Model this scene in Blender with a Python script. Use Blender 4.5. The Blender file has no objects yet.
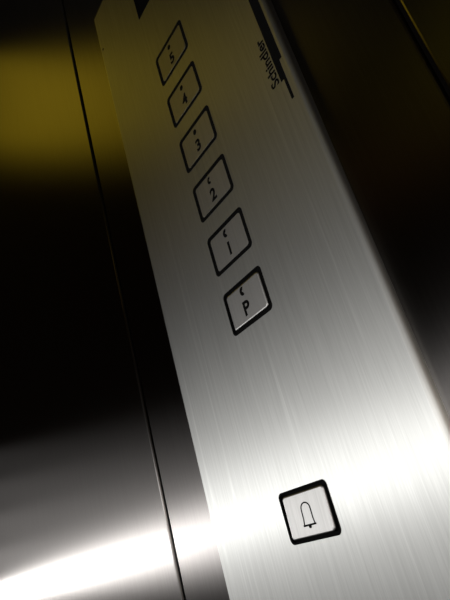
import bpy, bmesh, math, random
from mathutils import Vector, Matrix
from mathutils.geometry import tessellate_polygon

random.seed(4)
scene = bpy.context.scene
COL = scene.collection
U = 0.05            # button pitch in metres; the panel is laid out in pitches
Z0 = 1.10           # height of the ground floor button above the cabin floor


def W(u, v, y=0.0):
    """panel coordinates (pitches across, pitches up, metres into the wall) -> world"""
    return Vector((u * U, y, Z0 + v * U))


# ------------------------------------------------------------------ materials
def new_mat(name):
    m = bpy.data.materials.new(name)
    m.use_nodes = True
    nt = m.node_tree
    nt.nodes.clear()
    return m, nt, nt.nodes.new('ShaderNodeOutputMaterial')


def plain(name, col, rough=0.6, metallic=0.0, spec=0.5, bump=0.0, scale=300.0):
    m, nt, out = new_mat(name)
    b = nt.nodes.new('ShaderNodeBsdfPrincipled')
    b.inputs['Base Color'].default_value = (*col, 1)
    b.inputs['Roughness'].default_value = rough
    b.inputs['Metallic'].default_value = metallic
    b.inputs['Specular IOR Level'].default_value = spec
    if bump:
        tc = nt.nodes.new('ShaderNodeTexCoord')
        n = nt.nodes.new('ShaderNodeTexNoise')
        n.inputs['Scale'].default_value = scale
        bp = nt.nodes.new('ShaderNodeBump')
        bp.inputs['Strength'].default_value = bump
        bp.inputs['Distance'].default_value = 0.0005
        nt.links.new(tc.outputs['Object'], n.inputs['Vector'])
        nt.links.new(n.outputs['Fac'], bp.inputs['Height'])
        nt.links.new(bp.outputs['Normal'], b.inputs['Normal'])
    nt.links.new(b.outputs[0], out.inputs[0])
    return m


def brushed(name, col, lobes, streak=0.12, scratch=0.0, fine=1600.0, bump=0.05, dist='GGX'):
    """vertically brushed steel.  lobes = [(weight, alpha along grain, alpha across grain)]"""
    m, nt, out = new_mat(name)
    N, L = nt.nodes, nt.links
    geo = N.new('ShaderNodeNewGeometry')
    # fine vertical brush lines, in metres in the room
    mp = N.new('ShaderNodeMapping')
    mp.inputs['Scale'].default_value = (fine, fine, fine * 0.02)
    L.new(geo.outputs['Position'], mp.inputs['Vector'])
    n1 = N.new('ShaderNodeTexNoise')
    n1.inputs['Scale'].default_value = 1.0
    n1.inputs['Detail'].default_value = 3.0
    L.new(mp.outputs[0], n1.inputs['Vector'])
    mp2 = N.new('ShaderNodeMapping')
    mp2.inputs['Scale'].default_value = (520, 520, 7.0)
    L.new(geo.outputs['Position'], mp2.inputs['Vector'])
    n2 = N.new('ShaderNodeTexNoise')
    n2.inputs['Scale'].default_value = 1.0
    n2.inputs['Detail'].default_value = 2.0
    L.new(mp2.outputs[0], n2.inputs['Vector'])
    add = N.new('ShaderNodeMath'); add.operation = 'ADD'
    L.new(n1.outputs['Fac'], add.inputs[0]); L.new(n2.outputs['Fac'], add.inputs[1])
    mr = N.new('ShaderNodeMapRange')
    mr.inputs['From Min'].default_value = 0.6
    mr.inputs['From Max'].default_value = 1.4
    mr.inputs['To Min'].default_value = 1.0 - streak
    mr.inputs['To Max'].default_value = 1.0 + streak
    L.new(add.outputs[0], mr.inputs['Value'])
    fac = mr.outputs['Result']
    if scratch:
        # sparse long scuffs in the grain
        mp3 = N.new('ShaderNodeMapping')
        mp3.inputs['Rotation'].default_value = (0, math.radians(3.0), 0)
        mp3.inputs['Scale'].default_value = (170, 170, 2.6)
        L.new(geo.outputs['Position'], mp3.inputs['Vector'])
        n3 = N.new('ShaderNodeTexNoise')
        n3.inputs['Scale'].default_value = 1.0
        n3.inputs['Detail'].default_value = 4.0
        L.new(mp3.outputs[0], n3.inputs['Vector'])
        mr3 = N.new('ShaderNodeMapRange')
        mr3.inputs['From Min'].default_value = 0.60
        mr3.inputs['From Max'].default_value = 0.72
        mr3.inputs['To Min'].default_value = 1.0
        mr3.inputs['To Max'].default_value = 1.0 + scratch
        L.new(n3.outputs['Fac'], mr3.inputs['Value'])
        mul = N.new('ShaderNodeMath'); mul.operation = 'MULTIPLY'
        L.new(fac, mul.inputs[0]); L.new(mr3.outputs['Result'], mul.inputs[1])
        fac = mul.outputs[0]
    vm = N.new('ShaderNodeVectorMath'); vm.operation = 'SCALE'
    vm.inputs[0].default_value = col
    L.new(fac, vm.inputs['Scale'])
    bp = N.new('ShaderNodeBump')
    bp.inputs['Strength'].default_value = bump
    bp.inputs['Distance'].default_value = 0.0002
    L.new(n1.outputs['Fac'], bp.inputs['Height'])
    tan = N.new('ShaderNodeCombineXYZ')
    tan.inputs[2].default_value = 1.0
    prev, acc = None, 0.0
    for w, ax, ay in lobes:
        g = N.new('ShaderNodeBsdfAnisotropic')
        g.distribution = dist
        g.inputs['Roughness'].default_value = math.sqrt(math.sqrt(ax * ay))
        g.inputs['Anisotropy'].default_value = 1.0 - math.sqrt(ax / ay)
        L.new(vm.outputs[0], g.inputs['Color'])
        L.new(tan.outputs[0], g.inputs['Tangent'])
        L.new(bp.outputs[0], g.inputs['Normal'])
        if prev is None:
            prev, acc = g.outputs[0], w
        else:
            mx = N.new('ShaderNodeMixShader')
            mx.inputs[0].default_value = w / (acc + w)
            L.new(prev, mx.inputs[1]); L.new(g.outputs[0], mx.inputs[2])
            prev, acc = mx.outputs[0], acc + w
    L.new(prev, out.inputs[0])
    return m


M = {}
M['plate'] = brushed('brushed_steel_plate', (0.50, 0.51, 0.495), [(0.17, 0.055, 0.5), (0.46, 0.15, 0.5), (0.33, 0.32, 0.55)], 0.12, 0.14, dist='BECKMANN')
M['cap'] = brushed('brushed_steel_cap', (0.45, 0.45, 0.44), [(0.5, 0.14, 0.45), (0.5, 0.32, 0.5)], 0.10, dist='BECKMANN')
CLAD = [(0.91, 0.06, 0.20), (0.09, 0.11, 0.20)]
M['wall'] = brushed('polished_brushed_cladding', (0.175, 0.168, 0.162), CLAD, 0.06, 0.0, 1200, 0.02, dist='BECKMANN')
M['wall_mid'] = brushed('polished_brushed_cladding_darker', (0.165, 0.158, 0.153), CLAD, 0.08, 0.0, 1200, 0.02, dist='BECKMANN')  # slightly darker than the outer sheets
M['black'] = plain('black_plastic', (0.003, 0.003, 0.003), 0.8, spec=0.04)
M['ink'] = plain('black_ink', (0.003, 0.003, 0.003), 0.8, spec=0.04)
M['glass'] = plain('dark_display_glass', (0.0015, 0.0015, 0.0018), 0.15, spec=0.05)
M['lens'] = plain('dark_lens', (0.01, 0.01, 0.01), 0.3, spec=0.3)
M['gap'] = plain('joint_rubber', (0.003, 0.0025, 0.002), 0.9, spec=0.02)
M['laminate'] = plain('dark_brown_laminate', (0.030, 0.020, 0.013), 0.6, spec=0.2, bump=0.2, scale=60)
M['rubber'] = plain('dark_studded_rubber_floor', (0.02, 0.02, 0.02), 0.8, spec=0.2, bump=0.4, scale=90)
M['ceil'] = plain('ceiling_paint', (0.06, 0.055, 0.045), 0.8, spec=0.2, bump=0.1)
M['screw'] = plain('dark_screw_steel', (0.05, 0.04, 0.03), 0.45, metallic=1.0)


# ------------------------------------------------------------------ helpers
def link(name, me, mat, parent=None):
    o = bpy.data.objects.new(name, me)
    me.materials.clear()
    me.materials.append(mat)
    COL.objects.link(o)
    if parent:
        o.parent = parent
    return o


def from_bm(name, bm, mat, parent=None, smooth=False):
    bmesh.ops.recalc_face_normals(bm, faces=bm.faces)
    me = bpy.data.meshes.new(name)
    bm.to_mesh(me)
    bm.free()
    if smooth:
        for p in me.polygons:
            p.use_smooth = True
    return link(name, me, mat, parent)


def rr(w, h, r, n=8, cu=0.0, cv=0.0):
    pts = []
    for cx, cy, a0 in ((w/2-r, h/2-r, 0), (-w/2+r, h/2-r, 90), (-w/2+r, -h/2+r, 180), (w/2-r, -h/2+r, 270)):
        for i in range(n + 1):
            a = math.radians(a0 + 90 * i / n)
            pts.append((cu + cx + r * math.cos(a), cv + cy + r * math.sin(a)))
    return pts


def box(bm, lo, hi):
    vs = [bm.verts.new((x, y, z)) for x in (lo[0], hi[0]) for y in (lo[1], hi[1]) for z in (lo[2], hi[2])]
    for f in ((0, 1, 3, 2), (4, 6, 7, 5), (0, 4, 5, 1), (2, 3, 7, 6), (0, 2, 6, 4), (1, 5, 7, 3)):
        bm.faces.new([vs[i] for i in f])


def structure(o):
    o['kind'] = 'structure'
    return o


def loft(rings, cap_first=True, cap_last=True):
    bm = bmesh.new()
    vv = [[bm.verts.new(p) for p in ring] for ring in rings]
    n = len(vv[0])
    for a, b in zip(vv, vv[1:]):
        for i in range(n):
            bm.faces.new((a[i], a[(i+1) % n], b[(i+1) % n], b[i]))
    if cap_first:
        bm.faces.new(vv[0])
    if cap_last:
        bm.faces.new(vv[-1])
    return bm


def prism(bm, pts, y0, y1):
    """outline pts (local metres x,z) extruded from y0 (back) to y1 (front)"""
    a = [bm.verts.new((p[0], y0, p[1])) for p in pts]
    b = [bm.verts.new((p[0], y1, p[1])) for p in pts]
    n = len(pts)
    for i in range(n):
        bm.faces.new((a[i], a[(i+1) % n], b[(i+1) % n], b[i]))
    bm.faces.new(a); bm.faces.new(b)


def strip(bm, pts, w, y0, y1, closed=False):
    """a stroke of width w along pts, raised from y0 to y1"""
    n = len(pts)
    left, right = [], []
    for i in range(n):
        p = Vector(pts[i])
        a = Vector(pts[i-1]) if (i > 0 or closed) else None
        b = Vector(pts[(i+1) % n]) if (i < n-1 or closed) else None
        d = ((b - p).normalized() if b is not None else Vector((0, 0))) + ((p - a).normalized() if a is not None else Vector((0, 0)))
        d.normalize()
        nn = Vector((-d.y, d.x)) * w / 2
        left.append(p + nn); right.append(p - nn)
    m = n if closed else n - 1
    V = {}
    for k, arr in (('l', left), ('r', right)):
        for j, y in ((0, y0), (1, y1)):
            V[k, j] = [bm.verts.new((p.x, y, p.y)) for p in arr]
    for i in range(m):
        j = (i + 1) % n
        bm.faces.new((V['l', 1][i], V['l', 1][j], V['r', 1][j], V['r', 1][i]))
        bm.faces.new((V['l', 0][i], V['r', 0][i], V['r', 0][j], V['l', 0][j]))
        bm.faces.new((V['l', 0][i], V['l', 0][j], V['l', 1][j], V['l', 1][i]))
        bm.faces.new((V['r', 0][i], V['r', 1][i], V['r', 1][j], V['r', 0][j]))
    if not closed:
        for i in (0, n-1):
            bm.faces.new((V['l', 0][i], V['l', 1][i], V['r', 1][i], V['r', 0][i]))


def lettering(name, body, length, mat, parent, weight=0.0, height=None, depth=0.00008, spacing=1.0):
    """text as a mesh in the local x/z plane facing -y, centred on its box"""
    cu = bpy.data.curves.new('glyph_source', 'FONT')
    cu.body = body
    cu.size = 1.0
    cu.offset = weight
    cu.extrude = 0.02
    cu.space_character = spacing
    tmp = bpy.data.objects.new('glyph_source', cu)
    COL.objects.link(tmp)
    dg = bpy.context.evaluated_depsgraph_get()
    me = bpy.data.meshes.new_from_object(tmp.evaluated_get(dg))
    bpy.data.objects.remove(tmp)
    bpy.data.curves.remove(cu)
    me.name = name
    xs = [v.co.x for v in me.vertices]; ys = [v.co.y for v in me.vertices]
    x0, x1, y0, y1 = min(xs), max(xs), min(ys), max(ys)
    s = length / (x1 - x0) if length else height / (y1 - y0)
    sy = height / (y1 - y0) if height else s
    for v in me.vertices:
        v.co = Vector(((v.co.x - (x0 + x1)/2) * s, -depth if v.co.z > 0 else depth, (v.co.y - (y0 + y1)/2) * sy))
    return link(name, me, mat, parent)


# ------------------------------------------------------------------ the setting
WALLY = 0.006                     # wall face behind the control plate
XL, XR, YB, ZC = -1.15, 0.55, -1.35, 2.35
SL, SR, GAP = -3.80, 3.64, 0.10   # joints between the cladding sheets


def sheet(name, x0, x1, z0, z1, y=WALLY, th=0.0012, ch=0.0016, mat='wall'):
    def ring(inset, yy):
        return [(x0+inset, yy, z0), (x1-inset, yy, z0), (x1-inset, yy, z1), (x0+inset, yy, z1)]
    bm = loft([ring(0, y + 0.004), ring(0, y + ch), ring(ch*0.35, y + ch*0.35), ring(ch, y)])
    return structure(from_bm(name, bm, M[mat]))


sheet('wall_front_left', XL, (SL - GAP/2) * U, 0, ZC)
sheet('wall_front_middle', (SL + GAP/2) * U, (SR - 0.03) * U, 0, ZC, mat='wall_mid')
sheet('wall_front_right', (SR + 0.03) * U, XR, 0, ZC)
for i, s in enumerate((SL, SR)):
    bm = bmesh.new(); box(bm, ((s - 0.4) * U, WALLY + 0.004, 0), ((s + 0.4) * U, WALLY + 0.008, ZC))
    structure(from_bm('trim_%d' % (i + 1), bm, M['gap']))


def slab(name, lo, hi, mat):
    bm = bmesh.new(); box(bm, lo, hi)
    return structure(from_bm(name, bm, mat))


slab('floor', (XL, YB, -0.03), (XR, WALLY + 0.008, 0), M['rubber'])
slab('ceiling', (XL, YB, ZC), (XR, WALLY + 0.008, ZC + 0.03), M['ceil'])
slab('wall_left', (XL - 0.03, YB, 0), (XL, WALLY + 0.008, ZC), M['laminate'])
slab('wall_right', (XR, YB, 0), (XR + 0.03, WALLY + 0.008, ZC), M['laminate'])
slab('wall_back', (XL, YB - 0.03, 0), (XR, YB, ZC), M['laminate'])

# ------------------------------------------------------------------ the control panel
panel = bpy.data.objects.new('elevator_control_panel', None)
panel.location = W(0, 0, 0)
COL.objects.link(panel)
panel['label'] = 'tall brushed steel elevator control panel with black-rimmed floor buttons and a bell button'
panel['category'] = 'control panel'

PU0, PU1, PV0, PV1 = -2.20, 2.13, -7.0, 8.57
BW, BH, BR = 0.965, 0.69, 0.075
BU = {'P': 0.0, '1': 0.0, '2': 0.0, '3': 0.0, '4': 0.0, '5': 0.0, 'bell': -0.046}
BV = {'P': 0.0, '1': 1.0, '2': 2.0, '3': 3.0, '4': 4.0, '5': 5.0, 'bell': -2.903}

# faceplate with real openings for the buttons and the display
outer = [(PU0, PV0), (PU1, PV0), (PU1, PV1), (PU0, PV1)]
DISP = (-0.62, 0.62, 6.62, 8.25)
SIZE = {k: (0.94, 0.638) if k == 'bell' else (BW, BH) for k in BV}
holes = [rr(SIZE[k][0] - 0.02, SIZE[k][1] - 0.02, BR - 0.01, 8, BU[k], BV[k]) for k in BV]
dw, dh = DISP[1] - DISP[0], DISP[3] - DISP[2]
holes.append(rr(dw, dh, 0.03, 4, 0.0, (DISP[2] + DISP[3]) / 2))
loops = [outer] + holes
flat = [p for lp in loops for p in lp]
tris = tessellate_polygon([[Vector((p[0], p[1], 0)) for p in lp] for lp in loops])
bm = bmesh.new()
fv = [bm.verts.new((p[0]*U, 0.0, p[1]*U)) for p in flat]
for t in tris:
    try:
        bm.faces.new([fv[i] for i in t])
    except ValueError:
        pass
k = 4
for lp in holes:                                    # hole walls
    n = len(lp)
    bk = [bm.verts.new((p[0]*U, 0.0015, p[1]*U)) for p in lp]
    for i in range(n):
        bm.faces.new((fv[k+i], fv[k+(i+1) % n], bk[(i+1) % n], bk[i]))
    k += n
CH = 0.085                                          # chamfer round the plate
prev = fv[:4]
for off, y in [(CH*math.sin(math.radians(a)), 0.0048*(1-math.cos(math.radians(a)))) for a in range(8, 91, 7)] + [(CH, WALLY)]:
    cur = [bm.verts.new((x*U, y, z*U)) for x, z in
           ((PU0-off, PV0-off), (PU1+off, PV0-off), (PU1+off, PV1+off*0.2), (PU0-off, PV1+off*0.2))]
    for i in range(4):
        bm.faces.new((prev[i], prev[(i+1) % 4], cur[(i+1) % 4], cur[i]))
    prev = cur
from_bm('faceplate', bm, M['plate'], panel)

# display: only its lower corner is in the picture
bm = loft([[(p[0]*U, y, p[1]*U) for p in rr(dw - 2*i, dh - 2*i, 0.03, 4, 0.0, (DISP[2]+DISP[3])/2)]
           for i, y in ((0.0, 0.0014), (0.0, 0.0002), (0.05, 0.0002), (0.06, 0.0008))])
from_bm('display_window', bm, M['glass'], panel)


def make_button(key):
    u, v = BU[key], BV[key]
    bw, bh = SIZE[key]
    proud = key in ('P', 'bell')
    top = {'P': -0.0006, 'bell': -0.0009}.get(key, 0.0001)
    floor_y = {'P': 0.0008, 'bell': 0.0016}.get(key, 0.0002)
    root_loc = Vector((u*U, 0, v*U))
    # black surround: a lip and the dark well the cap sits in
    rings = []
    for ins, y in ((0.0, 0.0), (0.0, -0.00015), (0.022, -0.00018), (0.026, 0.0), (0.026, floor_y)):
        rings.append([(p[0]*U, y, p[1]*U) for p in rr(bw - 2*ins, bh - 2*ins, BR - ins*0.6, 8)])
    bm = loft(rings, cap_first=False, cap_last=True)
    b = from_bm('push_button', bm, M['black'], panel)
    b.location = root_loc
    # steel cap with rounded edge
    cw, chh, cr = bw - 0.145, bh - (0.105 if key == 'bell' else 0.135), BR - 0.03
    rings = []
    edge = ((0.0, floor_y - 0.00005), (0.0, top + 0.0008), (0.004, top + 0.0004), (0.012, top + 0.0001), (0.022, top)) if proud \
        else ((0.0, floor_y - 0.00005), (0.001, top))
    for ins, y in edge:
        rings.append([(p[0]*U, y, p[1]*U) for p in rr(cw - 2*ins, chh - 2*ins, max(cr - ins*0.5, 0.01), 8)])
    bm = loft(rings, cap_first=True, cap_last=True)
    cap = from_bm('button_cap', bm, M['cap'], b)
    for p in cap.data.polygons:
        p.use_smooth = len(p.vertices) == 4
    f = top - 0.00004
    if key == 'bell':
        b['label'] = 'alarm button with a bell outline'
        cap.rotation_euler = (math.radians(-2.0), 0, 0)
        cap.location = (-0.0001, 0.0, -0.0002)
        bm = bmesh.new()
        au, w = -0.002, 0.087
        pts = [(-0.098, -0.128), (-0.086, -0.06), (-0.084, 0.045)]
        pts += [(0.084 * math.cos(math.radians(a)), 0.055 + 0.075 * math.sin(math.radians(a))) for a in range(170, 5, -15)]
        pts += [(0.084, 0.045), (0.086, -0.06), (0.098, -0.128)]
        strip(bm, [(p[0]*U, p[1]*U) for p in pts], 0.017*U, f + 0.0001, f - 0.00004)
        strip(bm, [(-0.118*U, -0.132*U), (0.118*U, -0.132*U)], 0.022*U, f + 0.0001, f - 0.00004)
        prism(bm, [(0.026*math.cos(a)*U, (-0.150 + 0.022*math.sin(a))*U) for a in [i*math.pi/8 for i in range(16)]], f + 0.0001, f - 0.00004)
        ic = from_bm('bell_symbol', bm, M['ink'], cap)
        ic.location = (0.0, 0.0, -0.005*U)
        ic.parent = b
        ic.rotation_euler = cap.rotation_euler
        ic.location = Vector((-0.0001, -0.00005, -0.0001))
        return
    b['label'] = 'ground floor button marked P' if key == 'P' else 'floor button marked %s' % key
    g = lettering('marking', key, None, M['ink'], b, 0.032, 0.22*U)
    g.location = (-0.012*U, f, -0.085*U)
    # small round call light above the number, some with a glint cut in as a gap
    bm = bmesh.new()
    lu, lv, rad = -0.008, 0.175, 0.05 if key in '345' else 0.042
    if key in ('3', '4', '5'):
        prism(bm, [((lu + rad*0.9*math.cos(a))*U, (lv + rad*math.sin(a))*U) for a in [i*math.pi/8 for i in range(16)]], f + 0.0001, f - 0.00004)
    else:
        arc = [math.radians(a) for a in range(55, 306, 25)]
        strip(bm, [((lu + rad*0.8*math.cos(a))*U, (lv + rad*math.sin(a))*U) for a in arc], (0.042 if key == '2' else 0.054)*U, f + 0.0001, f - 0.00004)
    from_bm('call_light', bm, M['ink'], b)


for key in ('5', '4', '3', '2', '1', 'P', 'bell'):
    make_button(key)

# maker's lettering up the right edge, with its stepped stripes
t = lettering('maker_lettering', 'Schindler', 0.88*U, M['ink'], panel, 0.022, 0.16*U, spacing=1.02)
t.rotation_euler = (0, math.radians(-90), 0)
t.location = (1.842*U, -0.00005, 2.775*U)
for u0, u1, v0 in ((1.945, 2.003, 2.31), (2.000, 2.048, 1.95), (2.045, 2.100, 2.62)):
    bm = bmesh.new()
    prism(bm, [(u0*U, v0*U), (u1*U, v0*U), (u1*U, 4.9*U), (u0*U, 4.9*U)], 0.0001, -0.00006)
    from_bm('logo_stripe', bm, M['ink'], panel)

# fixing screw at the upper left edge of the plate
bm = bmesh.new()
prism(bm, [(0.028*math.cos(a)*U, 0.028*math.sin(a)*U) for a in [i*math.pi/8 for i in range(16)]], 0.0002, -0.0003)
s = from_bm('screw', bm, M['screw'], panel)
s.location = (-2.135*U, 0, 7.5*U)


# ------------------------------------------------------------------ lights
def area(name, loc, target, sx, sy, power, col):
    l = bpy.data.lights.new(name, 'AREA')
    l.shape = 'RECTANGLE'; l.size = sx; l.size_y = sy
    l.energy = power; l.color = col
    o = bpy.data.objects.new(name, l)
    COL.objects.link(o)
    o.location = loc
    o.rotation_euler = (Vector(target) - Vector(loc)).to_track_quat('-Z', 'Y').to_euler()
    return o


# added unseen strips and fills that shape the reflections, and the warm ceiling light
WHITE = (1.0, 0.98, 0.97)
area('added_rear_strip', (0.27, YB + 0.03, 1.05), (0.15, 0, 1.0), 0.5, 0.05, 7.5, WHITE)  # invented strip, there for the white band across the plate
area('added_side_strip', (XL + 0.03, -0.66, 0.968), (0, -0.66, 0.96), 1.2, 0.036, 4.5, WHITE)  # invented strip, there for the white band on the left cladding
for i, p in enumerate((0.46, 0.24, 0.12, 0.045)):      # added stacked strips, dimmer upward, for the soft fade above the band
    area('added_side_fade', (XL + 0.03, -0.66, 1.022 + 0.075*i), (0, -0.66, 1.022 + 0.075*i), 1.2, 0.075, p, WHITE)
area('added_flank_strip', (XR - 0.03, -0.60, 1.0), (0, -0.60, 1.0), 1.2, 0.06, 0.7, (1.0, 0.88, 0.76))  # added only to brighten the plate's right flank
area('added_brown_glow', (-0.48, YB + 0.03, 1.93), (-0.1, 0, 1.2), 0.2, 0.2, 0.025, (1.0, 0.50, 0.15))  # added for a faint brown glow on the right cladding
area('added_warm_fill', (0.30, YB + 0.03, 2.00), (-0.02, 0, 1.3), 0.35, 0.25, 0.15, (1.0, 0.80, 0.06))  # added warm fill that turns the plate olive
area('ceiling_light', (-0.95, -0.45, ZC - 0.02), (-0.75, -0.38, 0), 0.5, 0.40, 0.54, (1.0, 0.70, 0.03))

world = bpy.data.worlds.new('world')
scene.world = world
world.use_nodes = True
world.node_tree.nodes['Background'].inputs[0].default_value = (0.004, 0.004, 0.005, 1)

# ------------------------------------------------------------------ camera
cam = bpy.data.cameras.new('camera')
cam.sensor_fit = 'VERTICAL'
cam.sensor_height = 24.0
cam.lens = 541.549 / 600 * 24.0
cam.clip_start = 0.005
co = bpy.data.objects.new('camera', cam)
COL.objects.link(co)
right = Vector((0.5331627, 0.80693389, -0.25415591))
down = Vector((-0.46280113, 0.02670725, -0.88605972))
fwd = Vector((-0.70820382, 0.59003764, 0.38768923))
R = Matrix((right, -down, -fwd)).transposed()
co.matrix_world = Matrix.Translation(W(5.33703, -2.90502, -4.82145 * U)) @ R.to_4x4()
scene.camera = co

scene.view_settings.view_transform = 'Standard'
scene.view_settings.look = 'None'
scene.view_settings.gamma = 1.0
scene.view_settings.use_curve_mapping = False
scene.view_settings.exposure = 0.0
